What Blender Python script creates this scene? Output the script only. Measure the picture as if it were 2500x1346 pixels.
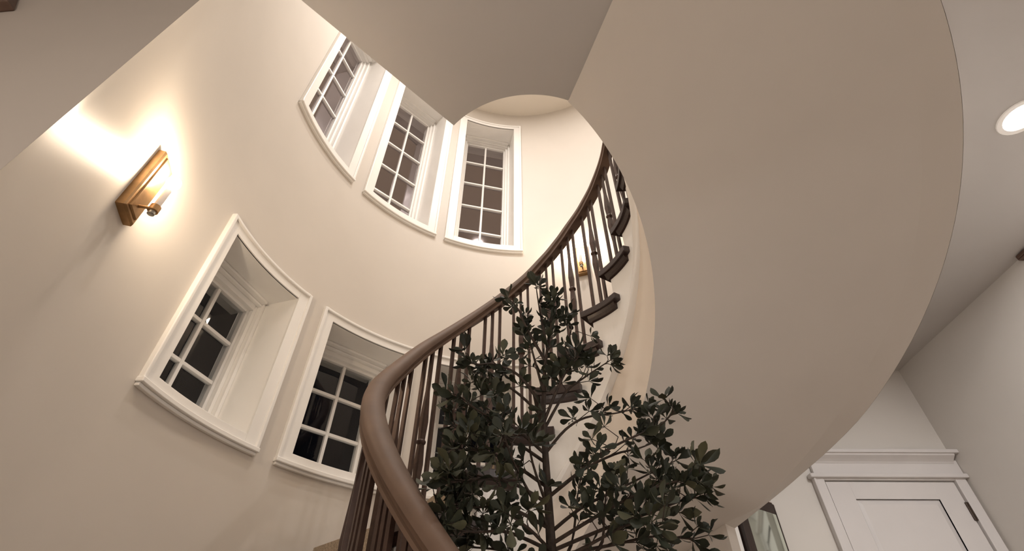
import bpy, bmesh, math, random
from mathutils import Vector, Matrix
random.seed(7)
for o in list(bpy.data.objects): bpy.data.objects.remove(o)
COL = bpy.context.scene.collection
SC = bpy.context.scene
S = 1.42                      # radius of the stairwell turret in metres
EYE = 1.29                    # camera height over the floor
OC = (0.0565, 1.0439)         # centre of the turret (unit: S), camera stands at 0,0
IC = (0.059, 1.076)           # centre of the inner well
RAD = math.radians

# ------------------------------------------------------------------ camera
f_px, pitch, roll = 1214.08, RAD(42.459), RAD(0.218)
cam_d = bpy.data.cameras.new('camera'); cam_d.sensor_width = 36; cam_d.lens = 36*f_px/2500
cam_d.clip_start = .02
cam = bpy.data.objects.new('camera', cam_d); COL.objects.link(cam)
fw = Vector((0, math.cos(pitch), math.sin(pitch))); up = Vector((0, -math.sin(pitch), math.cos(pitch))); rt = Vector((1, 0, 0))
r2 = rt*math.cos(roll)+up*math.sin(roll); u2 = -rt*math.sin(roll)+up*math.cos(roll)
cam.matrix_world = Matrix((( r2.x, u2.x, -fw.x, 0), (r2.y, u2.y, -fw.y, 0), (r2.z, u2.z, -fw.z, EYE), (0, 0, 0, 1)))
SC.camera = cam
# ------------------------------------------------------------------ world, exposure, room lights
SC.view_settings.view_transform = 'Standard'; SC.view_settings.look = 'None'
SC.view_settings.gamma = 1; SC.view_settings.use_curve_mapping = False
SC.view_settings.exposure = 0.0
w = bpy.data.worlds.new('night'); SC.world = w; w.use_nodes = True
w.node_tree.nodes['Background'].inputs[0].default_value = (.25, .32, .5, 1)
w.node_tree.nodes['Background'].inputs[1].default_value = .004
def light(name, kind, loc, power, color, size=.1, rot=None, **k):
    d = bpy.data.lights.new(name, kind); d.energy = power; d.color = color
    if kind == 'AREA': d.shape = 'DISK'; d.size = size
    elif kind in ('POINT', 'SPOT'): d.shadow_soft_size = size
    for a, b in k.items(): setattr(d, a, b)
    o = bpy.data.objects.new(name, d); o.location = loc; COL.objects.link(o)
    if rot: o.rotation_euler = rot
    return o
WARM = (1, .90, .81); NEUT = (1, .97, .95)
UPZ = 3.58*S+EYE; HZ = 1.413*S+EYE
# the downlights of the upper ceiling, the hall ceiling the lamps of the entry, and added fill lights out of view
for x, y, pw in ((.30, 1.45, 30), (-.45, 1.5, 27), (.3, .3, 22), (-1.2, -.6, 12), (1.2, -.6, 12)):
    light('upper_downlight', 'AREA', (x, y, UPZ-.03), pw, (1, .93, .86), .14)
light('hall_downlight', 'AREA', (2.245, 1.14, HZ-.02), 38, NEUT, .13)
light('hall_downlight', 'AREA', (2.0, -.9, HZ-.02), 30, NEUT, .13)  # second one, out of view, added to fill the hall with light
light('entry_lamp', 'POINT', (-.95, -.95, EYE+.35), 34, WARM, .06)
light('low_lamp', 'POINT', (-.50, -.35, EYE-.80), 9, WARM, .03)
light('entry_fill', 'AREA', (.6, -1.7, HZ-.02), 12, WARM, .13)  # unseen, added behind the camera as fill light

# ------------------------------------------------------------------ materials
def mat(name, col, rough=.6, metal=0, noise=0, scale=30, bump=0, emit=None, spec=.5, col2=None, stretch=None, coat=0):
    m = bpy.data.materials.new(name); m.use_nodes = True; nt = m.node_tree; b = nt.nodes['Principled BSDF']
    b.inputs['Base Color'].default_value = (*col, 1); b.inputs['Roughness'].default_value = rough
    b.inputs['Metallic'].default_value = metal; b.inputs['Specular IOR Level'].default_value = spec
    b.inputs['Coat Weight'].default_value = coat; b.inputs['Coat Roughness'].default_value = .2
    if emit:
        b.inputs['Emission Color'].default_value = (*emit[0], 1); b.inputs['Emission Strength'].default_value = emit[1]
    if noise or bump:
        tc = nt.nodes.new('ShaderNodeTexCoord'); mp = nt.nodes.new('ShaderNodeMapping'); n = nt.nodes.new('ShaderNodeTexNoise')
        n.inputs['Scale'].default_value = scale; n.inputs['Detail'].default_value = 6
        if stretch: mp.inputs['Scale'].default_value = stretch
        nt.links.new(tc.outputs['Object'], mp.inputs[0]); nt.links.new(mp.outputs[0], n.inputs['Vector'])
        if noise:
            r = nt.nodes.new('ShaderNodeValToRGB'); c2 = col2 or tuple(c*(1-noise) for c in col)
            r.color_ramp.elements[0].position = .35; r.color_ramp.elements[1].position = .65
            r.color_ramp.elements[0].color = (*c2, 1); r.color_ramp.elements[1].color = (*col, 1)
            nt.links.new(n.outputs[0], r.inputs[0]); nt.links.new(r.outputs[0], b.inputs['Base Color'])
        if bump:
            bp = nt.nodes.new('ShaderNodeBump'); bp.inputs['Strength'].default_value = bump; bp.inputs['Distance'].default_value = .002
            nt.links.new(n.outputs[0], bp.inputs['Height']); nt.links.new(bp.outputs[0], b.inputs['Normal'])
    return m
M = {}
M['wall'] = mat('wall_paint', (.655, .60, .54), .42, noise=.03, scale=3, spec=.35)
M['plaster'] = mat('stair_plaster', (.60, .56, .52), .65, noise=.03, scale=3, spec=.3)
M['band'] = mat('lightened_band_paint', (.86, .775, .685), .6, noise=.03, scale=3, spec=.3)  # cream wall paint made lighter, standing in for stronger light on the band
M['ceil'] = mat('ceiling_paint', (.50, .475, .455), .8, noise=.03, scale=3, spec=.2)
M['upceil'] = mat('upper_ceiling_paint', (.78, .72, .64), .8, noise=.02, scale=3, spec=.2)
M['hall'] = mat('hall_paint', (.68, .645, .605), .55, noise=.03, scale=3, spec=.3)
M['hallceil'] = mat('hall_ceiling_paint', (.66, .62, .58), .8, noise=.02, scale=3, spec=.2)
M['entry'] = mat('entry_wall_tone', (.46, .41, .365), .6, noise=.03, scale=3, spec=.3)  # one even tone, darker than the hall walls
M['trim'] = mat('white_trim_paint', (.90, .875, .84), .32, noise=.02, scale=8, spec=.5)
M['doorp'] = mat('white_door_paint', (.67, .64, .63), .4, noise=.02, scale=8, spec=.4)
M['tread'] = mat('dark_stained_oak', (.036, .017, .012), .42, noise=.5, scale=22, bump=.2, stretch=(1, 6, 6), coat=.08)
M['rail'] = mat('stained_handrail_oak', (.150, .092, .062), .62, noise=.24, scale=7, bump=.15, coat=.0, spec=.4)
M['iron'] = mat('bronze_iron', (.075, .042, .031), .45, metal=.35, noise=.25, scale=40, bump=.1)
M['brass'] = mat('antique_brass', (.46, .27, .12), .40, metal=.75, noise=.35, scale=18, bump=.15)
M['steel'] = mat('brushed_steel', (.45, .43, .38), .35, metal=.9, noise=.2, scale=60)
M['opal'] = mat('frosted_tube', (.80, .72, .66), .4, noise=.05, scale=20)
M['bulb'] = mat('lit_bulb', (1, .9, .75), .3, noise=.02, scale=5, emit=((1, .86, .66), 60))
M['lens'] = mat('lit_lens', (1, .97, .9), .3, noise=.02, scale=5, emit=((1, .95, .88), 14))
M['hinge'] = mat('dark_hinge', (.10, .075, .06), .35, metal=.8, noise=.2, scale=40)
M['carpet'] = mat('woven_runner', (.42, .33, .24), .95, noise=.45, scale=160, bump=.8)
M['floor'] = mat('oak_floor', (.46, .36, .27), .4, noise=.35, scale=8, stretch=(1, 8, 1), bump=.1)
M['dark'] = mat('espresso_frame', (.030, .014, .010), .3, noise=.4, scale=20, stretch=(6, 6, 1))
M['brownf'] = mat('walnut_edge', (.12, .068, .050), .4, noise=.3, scale=20, stretch=(6, 6, 1))
M['mirror'] = mat('mirror_silver', (.80, .88, .80), .06, metal=1, noise=.01, scale=3)
M['bark'] = mat('brown_bark', (.050, .032, .022), .8, noise=.5, scale=60, bump=.6)
M['pot'] = mat('woven_pot', (.30, .22, .14), .8, noise=.4, scale=50, bump=.5)
M['soil'] = mat('soil', (.03, .02, .015), 1, noise=.5, scale=60, bump=1)
M['grille'] = mat('brown_plastic', (.12, .07, .05), .5, noise=.2, scale=30)
# window glass: clear pane mixed with its mirror reflection
def glass(gname, key, f0, tint):
    g = bpy.data.materials.new(gname); g.use_nodes = True; nt = g.node_tree; nt.nodes.clear()
    out = nt.nodes.new('ShaderNodeOutputMaterial'); mx = nt.nodes.new('ShaderNodeMixShader'); tr = nt.nodes.new('ShaderNodeBsdfTransparent'); gl = nt.nodes.new('ShaderNodeBsdfGlossy')
    fr = nt.nodes.new('ShaderNodeLayerWeight'); fr.inputs[0].default_value = .5
    pw_ = nt.nodes.new('ShaderNodeMath'); pw_.operation = 'POWER'; pw_.inputs[1].default_value = 4.0
    fa_ = nt.nodes.new('ShaderNodeMath'); fa_.operation = 'MULTIPLY_ADD'; fa_.inputs[1].default_value = .8; fa_.inputs[2].default_value = f0
    nt.links.new(fr.outputs['Facing'], pw_.inputs[0]); nt.links.new(pw_.outputs[0], fa_.inputs[0])
    tr.inputs[0].default_value = (.85, .87, .88, 1)
    gl.inputs['Roughness'].default_value = .03; gl.inputs[0].default_value = (*tint, 1)
    nz = nt.nodes.new('ShaderNodeTexNoise'); nz.inputs['Scale'].default_value = 2.5; bp = nt.nodes.new('ShaderNodeBump'); bp.inputs['Strength'].default_value = .02
    nt.links.new(nz.outputs[0], bp.inputs['Height']); nt.links.new(bp.outputs[0], gl.inputs['Normal'])
    nt.links.new(fa_.outputs[0], mx.inputs[0]); nt.links.new(tr.outputs[0], mx.inputs[1]); nt.links.new(gl.outputs[0], mx.inputs[2]); nt.links.new(mx.outputs[0], out.inputs[0])
    M[key] = g
glass('window_glass', 'glass', .035, (.95, .93, .92))
glass('reflective_window_glass', 'glass_upper', .25, (.95, .84, .86))  # upper panes: stronger, pinker reflection than the lower ones
# leaves: per-leaf tint
lf = bpy.data.materials.new('leaf_green'); lf.use_nodes = True; nt = lf.node_tree; b = nt.nodes['Principled BSDF']
oi = nt.nodes.new('ShaderNodeObjectInfo'); nz = nt.nodes.new('ShaderNodeTexNoise'); nz.inputs['Scale'].default_value = 14
ad = nt.nodes.new('ShaderNodeMath'); ad.operation = 'MULTIPLY_ADD'; ad.inputs[1].default_value = .45
tc = nt.nodes.new('ShaderNodeTexCoord'); nt.links.new(tc.outputs['Object'], nz.inputs['Vector'])
rp = nt.nodes.new('ShaderNodeValToRGB'); e = rp.color_ramp.elements
e[0].position = .25; e[0].color = (.008, .009, .006, 1); e[1].position = .95; e[1].color = (.085, .082, .046, 1)
x_ = rp.color_ramp.elements.new(.6); x_.color = (.026, .031, .019, 1)
nt.links.new(oi.outputs['Random'], ad.inputs[0]); nt.links.new(nz.outputs[0], ad.inputs[2]); nt.links.new(ad.outputs[0], rp.inputs[0])
nt.links.new(rp.outputs[0], b.inputs['Base Color']); b.inputs['Roughness'].default_value = .55; b.inputs['Specular IOR Level'].default_value = .3
M['leaf'] = lf

# ------------------------------------------------------------------ helpers
def link(name, me, m, parent=None, loc=(0, 0, 0)):
    if m and not me.materials: me.materials.append(m)
    o = bpy.data.objects.new(name, me); COL.objects.link(o); o.location = loc
    if parent: o.parent = parent
    return o
def tag(o, label=None, cat=None, group=None, kind=None):
    if label: o['label'] = label
    if cat: o['category'] = cat
    if group: o['group'] = group
    if kind: o['kind'] = kind
    return o
def empty(name, loc=(0, 0, 0)):
    o = bpy.data.objects.new(name, None); o.location = loc; o.empty_display_size = .05; COL.objects.link(o); return o
class MB:
    """collects raw geometry in world space"""
    def __init__(s): s.v = []; s.f = []
    def quad(s, a, b, c, d): n = len(s.v); s.v += [tuple(a), tuple(b), tuple(c), tuple(d)]; s.f.append((n, n+1, n+2, n+3))
    def poly(s, pts): n = len(s.v); s.v += [tuple(p) for p in pts]; s.f.append(tuple(range(n, n+len(pts))))
    def grid(s, rows, closed_u=False, caps=False):
        n = len(s.v); m = len(rows[0])
        for r in rows: s.v += [tuple(p) for p in r]
        for i in range(len(rows)-1):
            for j in range(m if closed_u else m-1):
                a = n+i*m+j; b = n+i*m+(j+1) % m
                s.f.append((a, b, b+m, a+m))
        if caps:
            s.f.append(tuple(n+j for j in range(m))[::-1]); k = n+(len(rows)-1)*m; s.f.append(tuple(k+j for j in range(m)))
    def box(s, x0, x1, y0, y1, z0, z1):
        s.hexa([(x0, y0, z0), (x1, y0, z0), (x1, y1, z0), (x0, y1, z0), (x0, y0, z1), (x1, y0, z1), (x1, y1, z1), (x0, y1, z1)])
    def hexa(s, p):
        n = len(s.v); s.v += [tuple(q) for q in p]
        for q in ((0, 3, 2, 1), (4, 5, 6, 7), (0, 1, 5, 4), (1, 2, 6, 5), (2, 3, 7, 6), (3, 0, 4, 7)): s.f.append(tuple(n+i for i in q))
    def tube(s, pts, rads, seg=8):
        rows = []; N = len(pts)
        for i, p in enumerate(pts):
            d = (Vector(pts[min(i+1, N-1)])-Vector(pts[max(i-1, 0)])).normalized()
            a = d.cross(Vector((0, 0, 1)) if abs(d.z) < .95 else Vector((1, 0, 0))).normalized(); b = d.cross(a)
            r = rads[i] if isinstance(rads, (list, tuple)) else rads
            rows.append([Vector(p)+(a*math.cos(2*math.pi*k/seg)+b*math.sin(2*math.pi*k/seg))*r for k in range(seg)])
        s.grid(rows, closed_u=True, caps=True)
    def lathe(s, c, prof, seg=16):
        """prof: (radius, z) about a vertical axis at c"""
        s.grid([[(c[0]+r*math.cos(2*math.pi*k/seg), c[1]+r*math.sin(2*math.pi*k/seg), c[2]+z) for k in range(seg)] for r, z in prof], closed_u=True, caps=True)
    def build(s, name, m, parent=None, smooth=False, bevel=0, merge=True):
        me = bpy.data.meshes.new(name); me.from_pydata(s.v, [], s.f)
        bm = bmesh.new(); bm.from_mesh(me)
        if merge: bmesh.ops.remove_doubles(bm, verts=bm.verts, dist=1e-5)
        bmesh.ops.recalc_face_normals(bm, faces=bm.faces)
        if smooth:
            for fa in bm.faces: fa.smooth = True
            for ed in bm.edges:
                if len(ed.link_faces) == 2 and ed.calc_face_angle(0) > RAD(35): ed.smooth = False
        bm.to_mesh(me); bm.free()
        o = link(name, me, m)
        if parent:
            o.parent = parent; o.matrix_parent_inverse = Matrix.Translation(parent.location).inverted()
        if bevel:
            b = o.modifiers.new('bevel', 'BEVEL'); b.width = bevel; b.segments = 2; b.limit_method = 'ANGLE'; b.angle_limit = RAD(40)
        return o
def W(x, y, z): return (x*S, y*S, z*S+EYE)
def C(r, th, z, c=OC): a = RAD(th); return W(c[0]+r*math.cos(a), c[1]+r*math.sin(a), z)
def frange(a, b, st):
    n = max(1, int(round(abs(b-a)/st))); return [a+(b-a)*i/n for i in range(n+1)]
FLOOR = -EYE/S; H = 1.413; FL2 = 1.712; TOP = 3.58
def z_soff(th): return min(H, .867-.436*RAD(th))
def interp(x, P):
    if x <= P[0][0]: return P[0][1]
    for (a, u), (b, v) in zip(P, P[1:]):
        if x <= b: return u+(v-u)*(x-a)/(b-a)
    return P[-1][1]
def c_in(t): return interp(t, [(45, 0), (56, .02)])                         # inner edge, at the turret wall, outer rim
def c_wall(t): return interp(t, [(22, 0), (34, -.004), (41, -.014), (44, -.004), (47, .012), (50.5, .020)])
def c_rim(t): return interp(t, [(8, -.004), (20, -.004), (33, .014), (42, .019)])
def z_trim(th): return 1.150-.468*RAD(th)
XR = 2.912; YD = 3.236; YL = .379*S; XL = -2.9; YB = -2.4
CORN = (-.654, .379)
TJ = 48.5                      # where the turret wall ends at the hall

# ------------------------------------------------------------------ setting
def struct(name, o): o['kind'] = 'structure'; return o
m = MB(); m.box(XL-.1, XR+.1, YB-.1, YD+1.9, -.08, 0); struct('floor', m.build('floor', M['floor']))
# the first-floor ceiling: one slab with the opening of the stairwell cut out
pl = [(CORN[0]*S, CORN[1]*S)]
B1 = (-.1865, .841)
for i in range(1, 12):
    t = i/12; pl.append(((CORN[0]+(B1[0]-CORN[0])*t)*S, (CORN[1]+(B1[1]-CORN[1])*t)*S))
for th in frange(223.8, 288.9, 2.5): q = C(.3395, th, 0, IC); pl.append(q[:2])
for r in (.5, .7, .9): q = C(r, -71.1, 0, IC); pl.append(q[:2])
for th in frange(-71.1, 62, 3): q = C(1.07, th, 0); pl.append(q[:2])
x62 = pl[-1][0]
pl += [(x62, YD+.1), (XR+.1, YD+.1), (XR+.1, YB-.1), (XL-.1, YB-.1), (XL-.1, YL)]
def slab(name, pl, z0, z1, m_, parent=None):
    bm = bmesh.new(); bot = [bm.verts.new((x, y, z0)) for x, y in pl]; top = [bm.verts.new((x, y, z1)) for x, y in pl]
    from mathutils.geometry import tessellate_polygon
    for a, b, c in tessellate_polygon([[Vector((x, y, 0)) for x, y in pl]]):
        bm.faces.new((bot[a], bot[b], bot[c])); bm.faces.new((top[c], top[b], top[a]))
    for i in range(len(pl)): j = (i+1) % len(pl); bm.faces.new((bot[i], bot[j], top[j], top[i]))
    bmesh.ops.recalc_face_normals(bm, faces=bm.faces)
    me = bpy.data.meshes.new(name); bm.to_mesh(me); bm.free(); o = link(name, me, m_); 
    if parent: o.parent = parent
    return o
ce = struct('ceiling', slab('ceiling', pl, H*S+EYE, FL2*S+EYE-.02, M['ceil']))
# upper ceiling and the upper storey's walls
pu = [C(1.24, t, 0)[:2] for t in frange(218, 60, 3)]
pu += [(pu[-1][0], YD+.12), (XR+.1, YD+.12), (XR+.1, YB-.1), (XL-.1, YB-.1), (XL-.1, YL+.1)]
struct('c', slab('ceiling_upper', pu, UPZ, UPZ+.1, M['upceil']))
m = MB(); m.box(XL-.1, XR+.1, YB-.1, YB, 0, UPZ); struct('w', m.build('wall_front', M['hall']))
m = MB(); m.box(XR, XR+.1, YB, YD+.1, 0, UPZ); struct('w', m.build('wall_right', M['hall']))
m = MB(); m.box(XL-.1, XL, YB, YL+.1, 0, UPZ); struct('w', m.build('wall_left', M['hall']))
# flat wall that leaves the turret corner to the left
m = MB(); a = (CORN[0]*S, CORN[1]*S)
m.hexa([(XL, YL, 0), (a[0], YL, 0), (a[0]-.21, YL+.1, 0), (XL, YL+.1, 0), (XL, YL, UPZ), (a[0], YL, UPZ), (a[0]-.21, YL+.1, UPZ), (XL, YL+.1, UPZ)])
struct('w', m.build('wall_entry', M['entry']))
# the curved turret wall with its window openings
WIN = [(1, 163.55, 0), (2, 132.8, 0), (3, 102.8, 0), (4, 163.5, 1), (5, 132.7, 1), (6, 103.0, 1)]
ZI = {0: (.685, 1.240), 1: (2.10, 3.370)}; ZO = {0: (.632, 1.284), 1: (2.036, 3.404)}
HI, HO = 10.32, 13.35
ths = set()
for _, c, _k in WIN: ths |= {round(c-HI, 3), round(c+HI, 3)}
base = [t for t in frange(-60, 223.1, 1.5)]
ths |= {t for t in base if all(abs(t-q) > .5 for q in ths)} | {TJ}
ths = sorted(ths)
def rw(th): return 1.0 if th < 219.5 else 1.0-.027*(th-219.5)/3.6
m = MB()
zs = sorted({*ZI[0], *ZI[1], H, TOP, 1.7})
for a, b in zip(ths, ths[1:]):
    mid = (a+b)/2; lo = FLOOR if mid > TJ else None
    col = [lo] + [z for z in zs] if lo is not None else None
    if col is None:
        za, zb = z_soff(a), z_soff(b); hi = [z for z in zs if z > max(za, zb)+.05]
        m.quad(C(1, a, za+.03), C(1, b, zb+.03), C(1, b, hi[0]), C(1, a, hi[0])); col = hi
    for z0, z1 in zip(col, col[1:]):
        zm = (z0+z1)/2
        if any(abs(mid-c) < HI and ZI[k][0] < zm < ZI[k][1] for _, c, k in WIN): continue
        m.quad(C(rw(a), a, z0), C(rw(b), b, z0), C(rw(b), b, z1), C(rw(a), a, z1))
# outer shell of the turret and the jamb at the hall side
for a, b in zip(frange(TJ, 88, 3), frange(TJ, 88, 3)[1:]): m.quad(C(1.08, a, FLOOR), C(1.08, b, FLOOR), C(1.08, b, TOP), C(1.08, a, TOP))
osh = sorted({88, 212} | {round(c+s_*9.2, 2) for _, c, _k in WIN for s_ in (-1, 1)} | {float(x) for x in range(90, 211, 3)})
for a, b in zip(osh, osh[1:]):          # outside face, open behind each window
    for z0, z1 in zip([FLOOR, .67, 1.26, 2.08, 3.39], [.67, 1.26, 2.08, 3.39, TOP]):
        if z1 in (1.26, 3.39) and any(abs((a+b)/2-c) < 9.2 for _, c, _k in WIN): continue
        m.quad(C(1.24, a, z0), C(1.24, b, z0), C(1.24, b, z1), C(1.24, a, z1))
for a, b in zip(frange(-60, TJ, 3), frange(-60, TJ, 3)[1:]): m.quad(C(1.08, a, z_soff(a)+.03), C(1.08, b, z_soff(b)+.03), C(1.08, b, TOP), C(1.08, a, TOP))
m.quad(C(1, TJ, FLOOR), C(1.08, TJ, FLOOR), C(1.08, TJ, z_soff(TJ)+.03), C(1, TJ, z_soff(TJ)+.03))
m.quad(C(1.08, 88, FLOOR), C(1.24, 88, FLOOR), C(1.24, 88, TOP), C(1.08, 88, TOP))
m.quad(C(1.24, 212, FLOOR), C(1.0, 212, FLOOR), C(1.0, 212, TOP), C(1.24, 212, TOP))
m.quad(C(1, -60, H), C(1.08, -60, H), C(1.08, -60, TOP), C(1, -60, TOP))
struct('w', m.build('wall_turret', M['wall'], smooth=True))
# back wall of the hall with the door
ax = 1.6199
m = MB(); m.box(ax, XR, YD, YD+.12, 0, UPZ); struct('w', m.build('wall_back', M['hall']))
dv = Vector((-math.sin(RAD(54.9)), -math.cos(RAD(54.9)), 0)); nv = Vector((-dv.y, dv.x, 0)); 
if nv.y > 0: nv = -nv
P0 = Vector((ax, YD, 0))
def plate(mb, s0, s1, z0, z1, d0, d1):      # box on the slanted wall; d = distance proud of it
    q = []
    for z in (z0, z1):
        for s, d in ((s0, d0), (s1, d0), (s1, d1), (s0, d1)): v = P0+dv*s+nv*d; q.append((v.x, v.y, z+EYE))
    mb.hexa(q)
m = MB(); plate(m, 0, .77, -EYE, H*S, -.1, -.001); struct('w', m.build('wall_nook', M['hall']))

# ------------------------------------------------------------------ windows
def onp(th, rho, off, z):
    a = RAD(th); return W(OC[0]+rho*math.cos(a)-off*math.sin(a), OC[1]+rho*math.sin(a)+off*math.cos(a), z)
def pbar(mb, th, r0, r1, o0, o1, z0, z1):
    mb.hexa([onp(th, r, o, z) for z in (z0, z1) for r, o in ((r0, o0), (r0, o1), (r1, o1), (r1, o0))])
def cbar(mb, t0, t1, z0, z1, r0, r1):       # curved bar hugging the turret wall
    rows = []
    for t in frange(t0, t1, 1.6): rows.append([C(r0, t, z0), C(r0, t, z1), C(r1, t, z1), C(r1, t, z0)])
    mb.grid(rows, closed_u=True, caps=True)
def window(n, c, k):
    w_ = empty('window_%d' % n, C(1.0, c, ZO[k][0])); w_['kind'] = 'structure'
    zi0, zi1 = ZI[k]; zo0, zo1 = ZO[k]; P = 1/S
    mb = MB()                                   # flat curved casing band with inner bead and outer backband
    pr = .013*P
    cbar(mb, c-HO+.3, c-HI, zo0+.02, zo1-.004, 1.001, 1-pr); cbar(mb, c+HI, c+HO-.3, zo0+.02, zo1-.004, 1.001, 1-pr)
    cbar(mb, c-HI, c+HI, zi1, zo1-.004, 1.001, 1-pr); cbar(mb, c-HI, c+HI, zo0+.02, zi0, 1.001, 1-pr)
    mb.build('casing', M['trim'], w_, bevel=.002)
    mb = MB(); pb = .024*P
    cbar(mb, c-HO, c-HO+.75, zo0+.02, zo1, 1.001, 1-pb); cbar(mb, c+HO-.75, c+HO, zo0+.02, zo1, 1.001, 1-pb)
    cbar(mb, c-HO+.75, c+HO-.75, zo1-.012, zo1, 1.001, 1-pb)
    mb.build('backband', M['trim'], w_, bevel=.004)
    mb = MB()
    cbar(mb, c-HO-.1, c+HO+.1, zo0+.010, zo0+.024, 1.001, 1-.030*P); cbar(mb, c-HO+.15, c+HO-.15, zo0, zo0+.010, 1.001, 1-.018*P)
    mb.build('apron_molding', M['trim'], w_, bevel=.003)
    # reveal: two jambs, head and sill between the curved wall face and the flat sash
    hw = math.sin(RAD(HI)); rc = math.cos(RAD(HI)); rf = 1.19
    arc = [(math.cos(RAD(t)), math.sin(RAD(t))) for t in frange(-HI, HI, 1.6)]
    mb = MB()
    for sg in (-1, 1):
        mb.quad(onp(c, rc-.004, sg*hw, zi0), onp(c, rf, sg*hw, zi0), onp(c, rf, sg*hw, zi1), onp(c, rc-.004, sg*hw, zi1))
    for z in (zi0, zi1):
        for (r_a, o_a), (r_b, o_b) in zip(arc, arc[1:]): mb.quad(onp(c, r_a-.004, o_a, z), onp(c, r_b-.004, o_b, z), onp(c, rf, o_b, z), onp(c, rf, o_a, z))
    mb.build('reveal', M['trim'], w_)
    # sash frame, stepped
    gt = 1.185 if k == 0 else 3.336; mzs = [1.034, .875] if k == 0 else [3.113, 2.866, 2.619, 2.372]; rows = len(mzs)+1
    gb = .718 if k == 0 else 2.125
    gb = max(gb, zi0+.02); g2 = .139
    mb = MB()
    pbar(mb, c, 1.125, 1.19, -hw, -hw+.014, zi0, zi1); pbar(mb, c, 1.125, 1.19, hw-.014, hw, zi0, zi1)
    pbar(mb, c, 1.105, 1.25, -hw+.014, hw-.014, zi1-.011, zi1)
    pbar(mb, c, 1.128, 1.25, -hw+.014, hw-.014, zi1-.020, zi1-.011)
    mb.build('stop_molding', M['trim'], w_, bevel=.004)
    mb = MB(); o1 = hw-.014; zt = zi1-.020
    pbar(mb, c, 1.145, 1.20, -o1, -g2-.012, zi0, zt); pbar(mb, c, 1.145, 1.20, g2+.012, o1, zi0, zt)
    pbar(mb, c, 1.145, 1.25, -g2-.012, g2+.012, min(gt+.012, zt-.004), zt)
    pbar(mb, c, 1.163, 1.20, -g2-.012, -g2, gb, gt+.012); pbar(mb, c, 1.163, 1.20, g2, g2+.012, gb, gt+.012)
    pbar(mb, c, 1.163, 1.20, -g2, g2, gt, gt+.012); pbar(mb, c, 1.163, 1.20, -o1, o1, zi0, gb)
    mb.build('sash', M['trim'], w_, bevel=.003)
    mw = .0065
    def munt(a0, a1, b0, b1):
        mb = MB(); pbar(mb, c, 1.167, 1.188, a0, a1, b0, b1); mb.build('muntin', M['trim'], w_, bevel=.003)
    munt(-mw, mw, gb, gt)
    for i in range(1, rows):
        z = mzs[i-1]
        for s0, s1 in ((-g2, -mw), (mw, g2)): munt(s0, s1, z-mw, z+mw)
    for i in range(rows):
        za = mzs[i-1]-mw if i else gt; zb = mzs[i]+mw if i < rows-1 else gb
        for s0, s1 in ((-g2, -mw), (mw, g2)):
            mb = MB(); mb.quad(onp(c, 1.18, s0, zb), onp(c, 1.18, s1, zb), onp(c, 1.18, s1, za), onp(c, 1.18, s0, za))
            mb.build('pane', M['glass_upper' if k else 'glass'], w_)
for a in WIN: window(*a)

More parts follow.
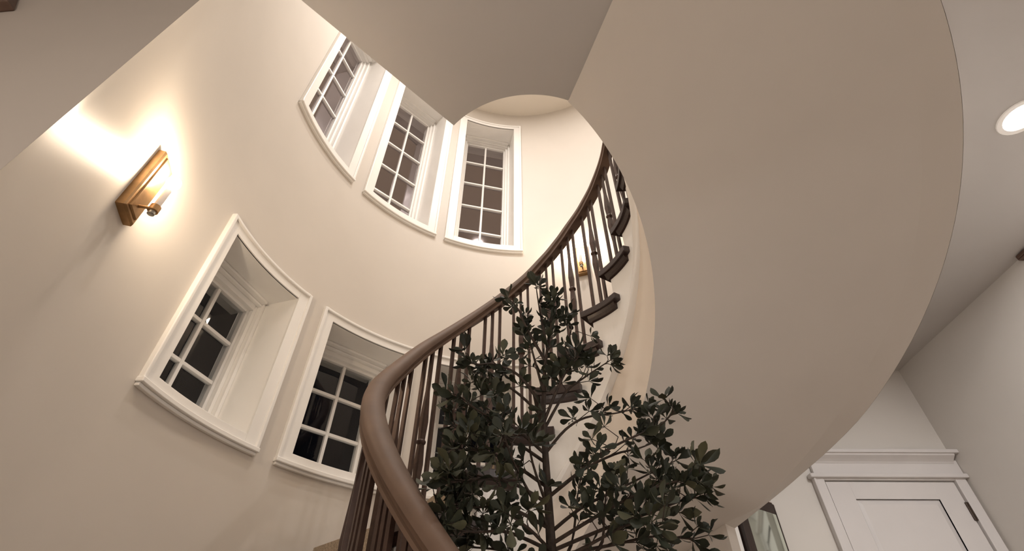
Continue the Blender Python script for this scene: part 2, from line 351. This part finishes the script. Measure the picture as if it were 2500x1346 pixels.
# ------------------------------------------------------------------ staircase
LV0, RISE = 1.188, .131
CEN = {0: 29.1, 1: 45.8, 2: 62.7, 3: 77.9, 4: 94.2, 5: 111.0, 6: 129.2, 7: 146.7, 8: 164.6, 9: 181.6, 10: 198.2, 11: 215.6, 12: 227.9, 13: 238.2, 14: 248.5}
def cen(k): return CEN[k] if k in CEN else (29.1+16.9*k if k < 0 else 248.5+10.3*(k-14))
def lev(k): return LV0-RISE*k
RI = .337
st = empty('curved_staircase', C(.66, 100, FLOOR, IC))
tag(st, 'curved staircase climbing round the well, dark stained treads, white stringer and plastered underside', 'staircase')
KS = range(-3, 16)
def ris(k): return cen(k)+5.0
def ro(th): return .995
for k in KS:
    c, z = cen(k), lev(k); nose = c+10.9; back = c-16.3; rn = ris(k-1)
    if z < FLOOR+.05: continue
    tk = .026
    def rin(t): return .314
    pts = []
    out_ = [C(.995, t, z) for t in frange(rn, ris(k)+1.6, 3)]
    inn = [C(.314, t, z, IC) for t in frange(nose, back, 2.5)]
    inn2 = [C(RI+.004, t, z, IC) for t in frange(back, rn, 3)]
    pl_ = [(q[0], q[1]) for q in out_+inn+inn2]
    o = slab('tread', pl_, (z-tk)*S+EYE, z*S+EYE, M['tread']); o.parent = st; o.matrix_parent_inverse = Matrix.Translation(st.location).inverted()
    b = o.modifiers.new('bevel', 'BEVEL'); b.width = .009; b.segments = 3; b.limit_method = 'ANGLE'; b.angle_limit = RAD(40)
    # cove molding under the nosing, round the return end
    mb = MB(); rows = []
    for t in frange(c-13.2, c+6.8, 2.5):
        rows.append([C(RI+.002, t, z-tk, IC), C(.321, t, z-tk, IC), C(.325, t, z-tk-.010, IC), C(.330, t, z-tk-.020, IC), C(RI+.002, t, z-tk-.024, IC)])
    mb.grid(rows, closed_u=True, caps=True)
    a0 = c+5.6; a1 = c+5.0
    q = [C(.33, c+6.9, z-tk, IC), C(.995, ris(k)+1.0, z-tk), C(.995, ris(k)+.3, z-tk-.022), C(.33, c+6.0, z-tk-.024, IC)]
    q2 = [C(.33, c+4.8, z-tk, IC), C(.995, ris(k)-.3, z-tk), C(.995, ris(k)-.3, z-tk-.022), C(.33, c+4.8, z-tk-.024, IC)]
    mb.hexa([q[3], q[2], q2[2], q2[3], q[0], q[1], q2[1], q2[0]])
    cm = mb.build('cove_molding', M['tread'], None); cm.parent = o; cm.matrix_parent_inverse = Matrix()
    # riser
    t = ris(k); zl = max(lev(k+1), FLOOR)
    mb = MB(); p0 = C(RI+.003, t, 0, IC); p1 = C(.995, t, 0); q0 = C(RI+.003, t-1.6, 0, IC); q1 = C(.995, t-.8, 0)
    za, zb = zl*S+EYE, (z-tk)*S+EYE
    mb.hexa([(*p0[:2], za), (*p1[:2], za), (*q1[:2], za), (*q0[:2], za), (*p0[:2], zb), (*p1[:2], zb), (*q1[:2], zb), (*q0[:2], zb)])
    mb.build('riser', M['trim'], st)
    # woven runner over tread and riser
    mb = MB(); h = .004
    A = [C(r, t_, z+h) for r, t_ in ((.52, ris(k)+2.0), (.90, ris(k)+1.8), (.90, rn), (.52, rn))]
    mb.hexa([(x, y, zz-.006) for x, y, zz in A]+A)
    A = [C(r, t_, 0) for r, t_ in ((.52, ris(k)+2.4), (.90, ris(k)+2.2), (.90, ris(k)+.6), (.52, ris(k)+.8))]
    mb.hexa([(x, y, za) for x, y, _ in A]+[(x, y, z*S+EYE+.004) for x, y, _ in A])
    mb.build('runner', M['carpet'], st)
# white stringer face: sawtooth columns between risers
mb = MB(); tk = .026
for k in KS:
    t1, t0 = ris(k), ris(k-1); z1 = lev(k)-tk*.5
    if lev(k) < FLOOR+.05: continue
    cols = frange(t0, t1, 2.2)
    for a, b in zip(cols, cols[1:]):
        za, zb = max(z_trim(a), FLOOR), max(z_trim(b), FLOOR)
        pr = [[C(r, t, z, IC) for r, z in ((RI, zz), (RI, z1), (RI+.02, z1), (RI+.02, zz))] for t, zz in ((a, za), (b, zb))]
        mb.grid(pr, closed_u=True, caps=True)
mb.build('stringer', M['trim'], st)
mb = MB(); rows = []
for t in frange(-66, 150, 2):
    z = z_trim(t); rows.append([C(r, t, max(z+d, FLOOR), IC) for r, d in ((RI+.003, .004), (RI-.008, .004), (RI-.018, -.004), (RI-.018, -.022), (RI-.008, -.034), (RI+.003, -.036))])
mb.grid(rows, closed_u=True, caps=True); mb.build('stringer_molding', M['trim'], st, smooth=True)
# plaster band under the stringer and the broad underside
mb = MB()
for a, b in zip(frange(-71.1, 170, 2), frange(-71.1, 170, 2)[1:]):
    def lo(t): return max(z_soff(t)+c_in(t), FLOOR)
    def hi(t): return min(max(z_trim(t), FLOOR), FL2+.1)
    if hi(a) <= FLOOR+.001: continue
    mb.quad(C(RI+.001, a, lo(a), IC), C(RI+.001, b, lo(b), IC), C(RI+.001, b, hi(b), IC), C(RI+.001, a, hi(a), IC))
mb.build('plaster_band', M['band'], st, smooth=True)
mb = MB(); rows = []; N = 10; rim = []
for t in frange(-71.1, 160, 1.5):
    z = max(z_soff(t), FLOOR); ro_ = 1.08 if t < TJ+1 else .998
    a = Vector(C(RI+.001, t, z+c_in(t), IC)); b = Vector(C(.998, t, z+c_wall(t))); rw_ = [a.lerp(b, i/N) for i in range(N+1)]
    rim.append((t, z+c_wall(t))); rows.append(rw_)
mb.grid(rows); mb.build('underside', M['plaster'], st, smooth=True)
mb = MB()
for (a, za), (b, zb) in zip(rim, rim[1:]):
    if a < TJ: mb.quad(C(.998, a, za), C(.998, b, zb), C(1.08, b, z_soff(b)+c_rim(b)), C(1.08, a, z_soff(a)+c_rim(a)))
mb.build('underside_rim', M['plaster'], st, smooth=True)
mb = MB()   # outer side of the flight, closed against the hall
for a, b in zip(frange(-71.1, TJ, 2.5), frange(-71.1, TJ, 2.5)[1:]): mb.quad(C(1.081, a, z_soff(a)+c_rim(a)), C(1.081, b, z_soff(b)+c_rim(b)), C(1.081, b, FL2), C(1.081, a, FL2))
mb.build('outer_face', M['plaster'], st, smooth=True)

# ------------------------------------------------------------------ balustrade
RB = .356
CORR = [(-80, -.01), (16.6, -.012), (34, 0), (45, .009), (58, .018), (66, .013), (75, .008), (90, -.002), (110, -.004), (135, -.007), (150, -.006), (169, -.012), (190, -.004), (215, 0), (300, 0)]
def z_rail(t):
    for (a, x), (b, y) in zip(CORR, CORR[1:]):
        if a <= t <= b: u = (t-a)/(b-a); u = u*u*(3-2*u); return 1.914-.413*RAD(t)+x+(y-x)*u
    return 1.914-.413*RAD(t)
def r_rail(t):
    if t < 15: v = (15-t)/60; return RB+.30*v*v+.02*v
    u = min(1, max(0, (t-150)/50)); return RB+.014*u*u*(3-2*u)
bl = empty('balustrade', C(RB, 240, FLOOR, IC))
tag(bl, 'oak handrail with bronze square balusters winding up the inner edge of the stairs', 'railing')
prof = [(-.030, .0), (.030, .0), (.031, .009), (.024, .012), (.025, .016), (.034, .024), (.034, .036), (.030, .046), (.020, .054), (.006, .058), (-.006, .058), (-.020, .054), (-.030, .046), (-.034, .036), (-.034, .024), (-.025, .016), (-.024, .012), (-.031, .009)]
mb = MB(); rows = []
def rail_pt(t): return Vector(C(r_rail(t), t, z_rail(t), IC))
for t in frange(-45, 262, 1.5):
    p = rail_pt(t); d = (rail_pt(t+.5)-rail_pt(t-.5)).normalized(); side = Vector((d.y, -d.x, 0)).normalized(); upv = side.cross(d); upv = upv if upv.z > 0 else -upv
    rows.append([p+side*a+upv*b for a, b in prof])
mb.grid(rows, closed_u=True, caps=True); hr = mb.build('handrail', M['rail'], bl, smooth=True)
TH = {0: (24.8, 28.8, 33.8), 1: (41.8, 45.2, 50.5), 2: (58.5, 62.4, 67.1), 3: (73.7, 77.9, 82.0), 4: (89.9, 94.2, 98.5), 5: (106.6, 111.0, 115.3), 6: (124.7, 129.2, 133.8), 7: (141.8, 146.9, 151.3), 8: (160.2, 164.8, 168.9), 10: (194.0, 198.2, 202.4), 11: (211.4, 214.4, 217.4), 12: (225.6, 227.9, 230.2), 13: (236.2, 238.2, 240.6), 14: (246.0, 248.5, 251.0)}
HB = .0066
for k in range(-3, 15):
    tr_ = TH.get(k, (cen(k)-4.5, cen(k), cen(k)+4.6))
    for i, t in enumerate(tr_):
        if t < -42 or t > 255: continue
        r = r_rail(t)
        b0 = Vector(C(r, t, lev(k), IC)); b1 = Vector(C(r, t, z_rail(t)+.004, IC)); L = b1.z-b0.z
        ang = RAD(t)
        mb = MB(); prof_ = [(0, HB), (1, HB)]
        zk = .50*L
        if i == 1: prof_ = [(0, HB), (.24, HB), (.40, .0125), (.487, .0095), (.50, .0075), (.513, .0095), (.60, .0125), (.76, HB), (1, HB)]
        rows = []
        for u, h in prof_:
            rows.append([(b0.x+h*math.sqrt(2)*math.cos(ang+math.pi/4+j*math.pi/2), b0.y+h*math.sqrt(2)*math.sin(ang+math.pi/4+j*math.pi/2), b0.z+u*L) for j in range(4)])
        mb.grid(rows, closed_u=True, caps=True)
        o = mb.build('baluster', M['iron'], bl)
        if i == 1:
            mb = MB(); mb.lathe((b0.x, b0.y, b0.z+zk), [(.004, -.014), (.0125, -.010), (.0175, -.004), (.0185, 0), (.0175, .004), (.0125, .010), (.004, .014)], 12)
            kn = mb.build('knuckle', M['iron'], None, smooth=True); kn.parent = o; kn.matrix_parent_inverse = Matrix()
        mb = MB()
# newel at the foot, below the picture, carries the rail
pn = Vector(C(r_rail(262), 263, 0, IC))
mb = MB(); mb.lathe((pn.x, pn.y, 0), [(.06, 0), (.06, .18), (.045, .2), (.03, .3), (.04, .5), (.035, .8), (.05, .86), (.05, max(.9, z_rail(262)*S+EYE+.03)), (.02, z_rail(262)*S+EYE+.05)], 16)
mb.build('newel_post', M['rail'], bl, smooth=True)

# ------------------------------------------------------------------ sconces
def sconce(th, z0, label):
    base_ = Vector(C(1.0, th, z0)); e_ = Vector((-math.cos(RAD(th)), -math.sin(RAD(th)), 0)); s_ = Vector((-e_.y, e_.x, 0)); u_ = Vector((0, 0, 1))
    sc = empty('wall_sconce', base_); tag(sc, label, 'wall light', 'brass wall sconces in the stairwell')
    def bx(mb, w0, d0, d1, h0, h1, w1=None, ins=0):
        w1 = w0 if w1 is None else w1
        mb.hexa([base_+s_*a+e_*d0+u_*h for h in (h0,) for a in ()] or
                [tuple(base_+s_*a*w0+e_*d0+u_*h) for a, h in ((-1, h0), (1, h0), (1, h1), (-1, h1))]+
                [tuple(base_+s_*a*w1+e_*d1+u_*h) for a, h in ((-1, h0+ins), (1, h0+ins), (1, h1-ins), (-1, h1-ins))])
    hh = .205*S
    mb = MB(); bx(mb, .052, -.004, .024, 0, hh); bx(mb, .052, .024, .030, 0, hh, .046, .006); mb.build('backplate', M['brass'], sc, bevel=.0015)
    mb = MB(); bx(mb, .037, .030, .036, .016, hh-.016, .034, .003); mb.build('raised_panel', M['brass'], sc, bevel=.001)
    ax_ = base_+e_*(.057*S)
    mb = MB(); mb.tube([base_+e_*.034+u_*.050, base_+e_*.055+u_*.052, ax_+u_*.052-e_*.012], .0055, 10); mb.build('arm', M['brass'], sc, smooth=True)
    mb = MB(); mb.lathe(ax_+u_*.052, [(.012, -.014), (.0165, -.012), (.0165, .012), (.012, .014)], 18); mb.build('ring_clamp', M['brass'], sc, smooth=True)
    mb = MB(); mb.lathe(ax_+u_*.024, [(.008, 0), (.0115, .002), (.0115, .018), (.010, .030)], 16); mb.build('finial', M['steel'], sc, smooth=True)
    mb = MB(); mb.lathe(ax_+u_*.062, [(.0105, 0), (.0105, .088), (.009, .094)], 16); mb.build('tube', M['opal'], sc, smooth=True)
    mb = MB(); mb.lathe(ax_+u_*.155, [(.008, 0), (.012, .008), (.020, .022), (.0235, .036), (.020, .052), (.011, .062), (.002, .065)], 18)
    bu = mb.build('bulb', M['bulb'], sc, smooth=True)
    l = light('sconce_glow', 'POINT', tuple(ax_+u_*.196), 9.0, (1, .80, .58), .03); 
    l.location = ax_+u_*.235
    return sc
sconce(197.5, .867, 'lit brass wall sconce on the curved wall left of the lower windows')
sconce(70.4, 1.818, 'lit brass wall sconce high on the curved wall, seen between the balusters')

# ------------------------------------------------------------------ hall door and its trim
m = MB(); dx0, dx1 = 1.997, 2.822; zt = 1.180
d = empty('door_1', ((dx0+dx1)/2, YD, 0)); d['kind'] = 'structure'
z_ = lambda v: v+EYE
def dbox(name, x0, x1, y0, y1, z0, z1, mt=M['doorp'], bev=.003, par=d):
    mb = MB(); mb.box(x0, x1, y0, y1, z0, z1); return mb.build(name, mt, par, bevel=bev)
YF = YD-.004
px0, px1, pzt = 2.148, 2.671, z_(1.069)
# slab built of stiles, rails and recessed panels
dbox('stile', dx0+.004, px0, YF-.012, YF, .01, z_(zt)-.006, bev=.001); dbox('stile', px1, dx1-.004, YF-.012, YF, .01, z_(zt)-.006, bev=.001)
dbox('top_rail', px0, px1, YF-.012, YF, pzt, z_(zt)-.006, bev=.001); dbox('lock_rail', px0, px1, YF-.012, YF, .95, 1.12, bev=.001); dbox('bottom_rail', px0, px1, YF-.012, YF, .01, .26, bev=.001)
for z0, z1 in ((1.12, pzt), (.26, .95)):
    mb = MB(); a = .030; yo = YF-.012; yi = YF+.0005; yp = YF-.002
    O = [(px0, z0), (px1, z0), (px1, z1), (px0, z1)]; I = [(px0+a, z0+a), (px1-a, z0+a), (px1-a, z1-a), (px0+a, z1-a)]
    for i in range(4):
        j = (i+1) % 4; mb.quad((O[i][0], yo, O[i][1]), (O[j][0], yo, O[j][1]), (O[j][0], yi, O[j][1]), (O[i][0], yi, O[i][1]))
        mb.quad((O[i][0], yi, O[i][1]), (O[j][0], yi, O[j][1]), (I[j][0], yp-.006, I[j][1]), (I[i][0], yp-.006, I[i][1]))
    mb.quad(*[(x, yp-.006, z) for x, z in I]); mb.build('door_panel', M['doorp'], d)
dbox('hinge', dx1-.013, dx1+.010, YF-.022, YF-.008, z_(.945), z_(1.051), M['hinge'], .002)
dbox('hinge', dx1-.013, dx1+.010, YF-.022, YF-.008, .25, .36, M['hinge'], .002)
dbox('door_knob', dx0+.05, dx0+.10, YF-.06, YF-.010, 1.0, 1.05, M['hinge'], .02)
t1 = empty('trim_1', (2.41, YD, z_(zt))); t1['kind'] = 'structure'
dbox('casing_leg', 1.932, dx0-.006, YD-.030, YD, 0, z_(1.195), par=t1); dbox('casing_leg', dx1+.006, 2.896, YD-.030, YD, 0, z_(1.195), par=t1)
dbox('casing_edge', 1.924, 1.938, YD-.038, YD, 0, z_(1.195), par=t1); dbox('head_jamb', dx0-.006, dx1+.006, YD-.030, YD, z_(zt)+.002, z_(1.195), par=t1)
dbox('lip_molding', 1.905, XR-.001, YD-.052, YD, z_(1.192), z_(1.219), par=t1, bev=.006)
dbox('frieze_board', 1.945, XR-.004, YD-.026, YD, z_(1.219), z_(1.312), par=t1)
mb = MB(); rows = []
for x in (1.93, XR-.03):
    rows.append([(x, YD, z_(1.29)), (x, YD-.028, z_(1.29)), (x, YD-.034, z_(1.300)), (x, YD-.048, z_(1.312)), (x, YD-.070, z_(1.328)), (x, YD-.074, z_(1.342)), (x, YD, z_(1.342))])
mb.grid(rows, closed_u=True, caps=True); mb.build('cove_cap', M['doorp'], t1)
dbox('cap_board', 1.915, XR-.001, YD-.084, YD, z_(1.340), z_(1.364), par=t1, bev=.004)

# framed mirror on the slanted nook wall
mr = empty('framed_mirror', tuple(P0+dv*.25+nv*.01+Vector((0, 0, .55)))); tag(mr, 'tall dark-framed mirror on the wall beside the white door, under the stairs', 'mirror')
def part(name, args, mt): mb = MB(); 
def mp(name, mt, *a):
    mb = MB(); plate(mb, *a); return mb.build(name, mt, mr, bevel=.002)
mp('frame_stile', M['dark'], .385, .455, -.75, 1.035, .004, .045); mp('inner_edge', M['brownf'], .365, .385, -.75, .976, .004, .030)
mp('frame_rail', M['dark'], .010, .385, .976, 1.038, .004, .012); mp('inner_edge', M['brownf'], .016, .40, 1.038, 1.044, .004, .013)
mp('frame_stile', M['dark'], .003, .014, -.75, 1.035, .004, .014); mp('frame_rail', M['dark'], .014, .385, -.75, -.69, .004, .045)
mp('mirror_glass', M['mirror'], .014, .375, -.69, .976, .006, .012)
mb = MB(); plate(mb, .468, .56, -EYE, 1.10, .0, .02); struct('t', mb.build('trim_2', M['trim']))

# recessed ceiling lights (the one in the picture first)
def downlight(x, y, z, label, grp=None):
    e_ = empty('recessed_light', (x, y, z)); tag(e_, label, 'ceiling light', grp)
    mb = MB(); n = 28
    mb.grid([[(x+r*math.cos(6.28319*k/n), y+r*math.sin(6.28319*k/n), z+dz) for k in range(n)] for r, dz in ((.092, .0), (.090, -.006), (.070, -.006), (.066, .0))], closed_u=True)
    mb.build('trim_ring', M['trim'], e_, smooth=True)
    mb = MB(); mb.lathe((x, y, z-.0045), [(.068, 0), (.068, .003)], n); mb.build('lens', M['lens'], e_)
downlight(2.245, 1.14, HZ, 'lit round recessed light in the hall ceiling at the right edge')

# small things at the frame's edges
mb = MB(); ptsx = [(-1.413, 1.502), (-1.50, 1.66), (-1.75, 1.60), (-1.68, 1.43)]
mb.hexa([(x, YL-.030, z_(z)) for x, z in ptsx]+[(x, YL, z_(z)) for x, z in ptsx])
tag(mb.build('wall_plaque', M['grille'], bevel=.004), 'small brown plaque hanging askew on the dim wall, top left corner', 'plaque')
mb = MB(); mb.box(XR-.035, XR, 1.84, 2.02, HZ-.030, HZ); mb.box(XR-.045, XR-.035, 1.85, 2.01, HZ-.024, HZ-.006)
tag(mb.build('door_sensor', M['grille'], bevel=.003), 'small brown box fixed where right wall meets hall ceiling', 'sensor')

# ------------------------------------------------------------------ tree
def ray(u, v):
    return (r2*((u-1250)/f_px)+u2*((673-v)/f_px)+fw)
def at(u, v, y):
    d = ray(u, v); return Vector((d.x*y/d.y, y, d.z*y/d.y+EYE))
TY = 1.25
tx = at(1345, 1340, TY).x
tree = empty('potted_tree', (tx, TY, 0)); tag(tree, 'tall slender artificial tree with whorls of small dark green leaves, in the stairwell', 'plant')
top = at(1348, 745, TY-.02)
tp = [Vector((tx, TY, .30)), Vector((tx+.012, TY, .8)), at(1346, 1340, TY), at(1336, 1180, TY), at(1326, 1020, TY), at(1330, 900, TY), at(1342, 810, TY), top]
mb = MB(); mb.tube(tp, [.016, .014, .0115, .0095, .007, .005, .0035, .002], 8); mb.build('trunk', M['bark'], tree, smooth=True)
mb = MB(); mb.lathe((tx, TY, 0), [(.12, 0), (.15, .02), (.175, .30), (.165, .305), (.150, .27), (.01, .268)], 24); mb.build('pot', M['pot'], tree, smooth=True)
mb = MB(); mb.lathe((tx, TY, .262), [(.150, 0), (.10, .02), (.02, .03)], 20); mb.build('soil', M['soil'], tree)
BR = [  # (image polyline, depth offset at the tip, twigs)
 ([(1338, 1215), (1400, 1165), (1465, 1110), (1540, 1070), (1610, 1040), (1645, 1005)], -.10, 12),
 ([(1338, 1215), (1420, 1150), (1500, 1110), (1560, 1095), (1610, 1075)], .05, 6),
 ([(1345, 1300), (1420, 1240), (1500, 1200), (1580, 1160), (1650, 1125)], .02, 8),
 ([(1345, 1330), (1450, 1265), (1540, 1215), (1620, 1185), (1690, 1165)], -.12, 12),
 ([(1347, 1346), (1480, 1290), (1580, 1255), (1660, 1225), (1718, 1212)], -.05, 13),
 ([(1347, 1360), (1500, 1330), (1600, 1310), (1690, 1318)], .02, 10),
 ([(1347, 1380), (1440, 1330), (1540, 1280), (1600, 1290)], -.15, 8),
 ([(1330, 1110), (1380, 1050), (1430, 1020), (1500, 1010), (1545, 1000)], .05, 8),
 ([(1328, 1050), (1380, 960), (1430, 920), (1490, 880)], .0, 9),
 ([(1328, 1030), (1375, 920), (1415, 870)], -.06, 10),
 ([(1330, 940), (1375, 860), (1395, 800), (1378, 775)], .03, 7),
 ([(1330, 900), (1345, 800), (1350, 725)], -.03, 10),
 ([(1336, 850), (1318, 760), (1308, 695)], -.02, 3),
 ([(1330, 880), (1285, 800), (1265, 755), (1240, 728)], -.03, 3),
 ([(1328, 960), (1300, 860), (1285, 800)], .05, 9),
 ([(1328, 1000), (1270, 920), (1210, 890), (1170, 890), (1140, 885)], -.03, 8),
 ([(1328, 1020), (1250, 950), (1190, 930), (1150, 935)], .05, 8),
 ([(1332, 1110), (1250, 1040), (1180, 1010), (1125, 970)], -.05, 12),
 ([(1332, 1130), (1240, 1070), (1170, 1050), (1110, 1045)], .04, 12),
 ([(1336, 1190), (1230, 1120), (1160, 1100), (1105, 1095)], -.10, 11),
 ([(1338, 1230), (1250, 1180), (1170, 1170), (1100, 1180)], -.14, 13),
 ([(1340, 1290), (1240, 1240), (1150, 1240), (1075, 1240)], -.08, 11),
 ([(1345, 1346), (1240, 1300), (1160, 1300), (1070, 1290)], -.12, 12),
 ([(1345, 1380), (1230, 1345), (1120, 1335)], .0, 9),
 ([(1340, 1290), (1290, 1200), (1250, 1120), (1230, 1060)], -.16, 4),
 ([(1340, 1250), (1300, 1130), (1290, 1060)], -.10, 4),
 ([(1345, 1346), (1290, 1290), (1230, 1250)], -.18, 4),
 ([(1350, 1400), (1395, 1330), (1410, 1210), (1420, 1160)], .06, 4),
 ([(1350, 1400), (1460, 1345), (1475, 1250), (1480, 1200)], -.08, 5),
]
leaf_me = []
def leaf_mesh(i, bend):
    v = []; fcs = []
    prof_ = [(0, .0008), (.16, .0013), (.36, .0042), (.58, .0092), (.76, .0108), (.90, .0074), (1, 0)]
    L = .050
    for x, wd in prof_:
        z = -bend*(x**2)*L; cup = wd*.35
        v += [(x*L, -wd, z+cup), (x*L, 0, z), (x*L, wd, z+cup)]
    for a in range(len(prof_)-1):
        for c in (0, 1): q = a*3+c; fcs.append((q, q+1, q+4, q+3))
    me = bpy.data.meshes.new('leaf_%s' % 'abcd'[i]); me.from_pydata(v, [], fcs)
    for p in me.polygons: p.use_smooth = True
    me.materials.append(M['leaf']); return me
leaf_me = [leaf_mesh(i, b_) for i, b_ in enumerate((.1, .3, .5, -.1))]
leaves = []
def cluster(p, d, n=None, sc=1.0):
    d = d.normalized(); a = d.cross(Vector((.3, .2, 1))).normalized(); b = d.cross(a)
    n = n or random.choice((5, 6, 6, 7)); ph = random.random()*6.28
    for i in range(n):
        t = ph+i*6.283/n+random.uniform(-.25, .25); tilt = random.uniform(.25, 1.0)
        dr = (d*tilt+(a*math.cos(t)+b*math.sin(t))).normalized()
        s = sc*random.uniform(.58, 1.0)
        side = dr.cross(d).normalized(); nrm = side.cross(dr).normalized()
        roll_ = random.uniform(-.5, .5); side2 = side*math.cos(roll_)+nrm*math.sin(roll_); n2 = dr.cross(side2)
        leaves.append((Matrix(((dr.x*s, side2.x*s, n2.x*s, p.x), (dr.y*s, side2.y*s, n2.y*s, p.y), (dr.z*s, side2.z*s, n2.z*s, p.z), (0, 0, 0, 1))), random.randrange(4), s))
twigs = MB()
for poly, off, nt_ in BR:
    N = len(poly)-1; pts3 = [at(u, v, TY+off*(i/N)) for i, (u, v) in enumerate(poly)]
    # smooth a little
    fine = []
    for i in range(N):
        for s in range(4):
            t = s/4; p0 = pts3[max(i-1, 0)]; p1 = pts3[i]; p2 = pts3[i+1]; p3 = pts3[min(i+2, N)]
            fine.append(.5*((2*p1)+(p2-p0)*t+(2*p0-5*p1+4*p2-p3)*t*t+(3*p1-3*p2+p3-p0)*t**3))
    fine.append(pts3[-1]); nF = len(fine)
    mb = MB(); mb.tube(fine, [.0048*(1-.72*i/(nF-1)) for i in range(nF)], 6); mb.build('branch', M['bark'], tree, smooth=True)
    cluster(fine[-1], fine[-1]-fine[-2], 7)
    for j in range(nt_):
        u = (.30+.70*(j+random.random()*.8)/nt_) if N > 2 else (.15+.8*(j+random.random()*.8)/nt_)
        u = min(u, .99); k_ = int(u*(nF-1)); p = fine[k_].lerp(fine[k_+1], u*(nF-1)-k_); d_ = (fine[k_+1]-fine[k_]).normalized()
        rnd = Vector((random.gauss(0, 1), random.gauss(0, .8), random.gauss(.45, .8))).normalized()
        dd = (d_*.5+rnd).normalized(); ln = random.uniform(.018, .068)
        if N <= 2 or poly[-1][1] < 740: ln *= .55
        q = p+dd*ln; mid = p+(d_*.5+dd*.5)*ln*.55
        twigs.tube([p, mid, q], [.0016, .0013, .001], 5); cluster(q, dd+Vector((0, 0, .25)), sc=random.uniform(.85, 1.1)*(1.12 if off < -.04 else 1))
        if random.random() < .35: cluster(p, rnd, 3, .8)
tw = twigs.build('twigs', M['bark'], tree, smooth=True, merge=False); tw['kind'] = 'stuff'
camp = Vector((0, 0, EYE))
leaves.sort(key=lambda l: -(l[2]/(l[0].translation-camp).length)); 
inv = Matrix.Translation(tree.location).inverted()
for Mx, i, s in leaves[:300]:
    o = bpy.data.objects.new('leaf', leaf_me[i]); COL.objects.link(o); o.parent = tree; o.matrix_parent_inverse = inv; o.matrix_basis = Mx
mb = MB()
for Mx, i, s in leaves[300:]:
    n = len(mb.v); me = leaf_me[i]; mb.v += [tuple(Mx @ v.co) for v in me.vertices]; mb.f += [tuple(n+q for q in p.vertices) for p in me.polygons]
fo = mb.build('foliage', M['leaf'], tree, merge=False); fo['kind'] = 'stuff'
for p in fo.data.polygons: p.use_smooth = True
print('leaves', len(leaves))
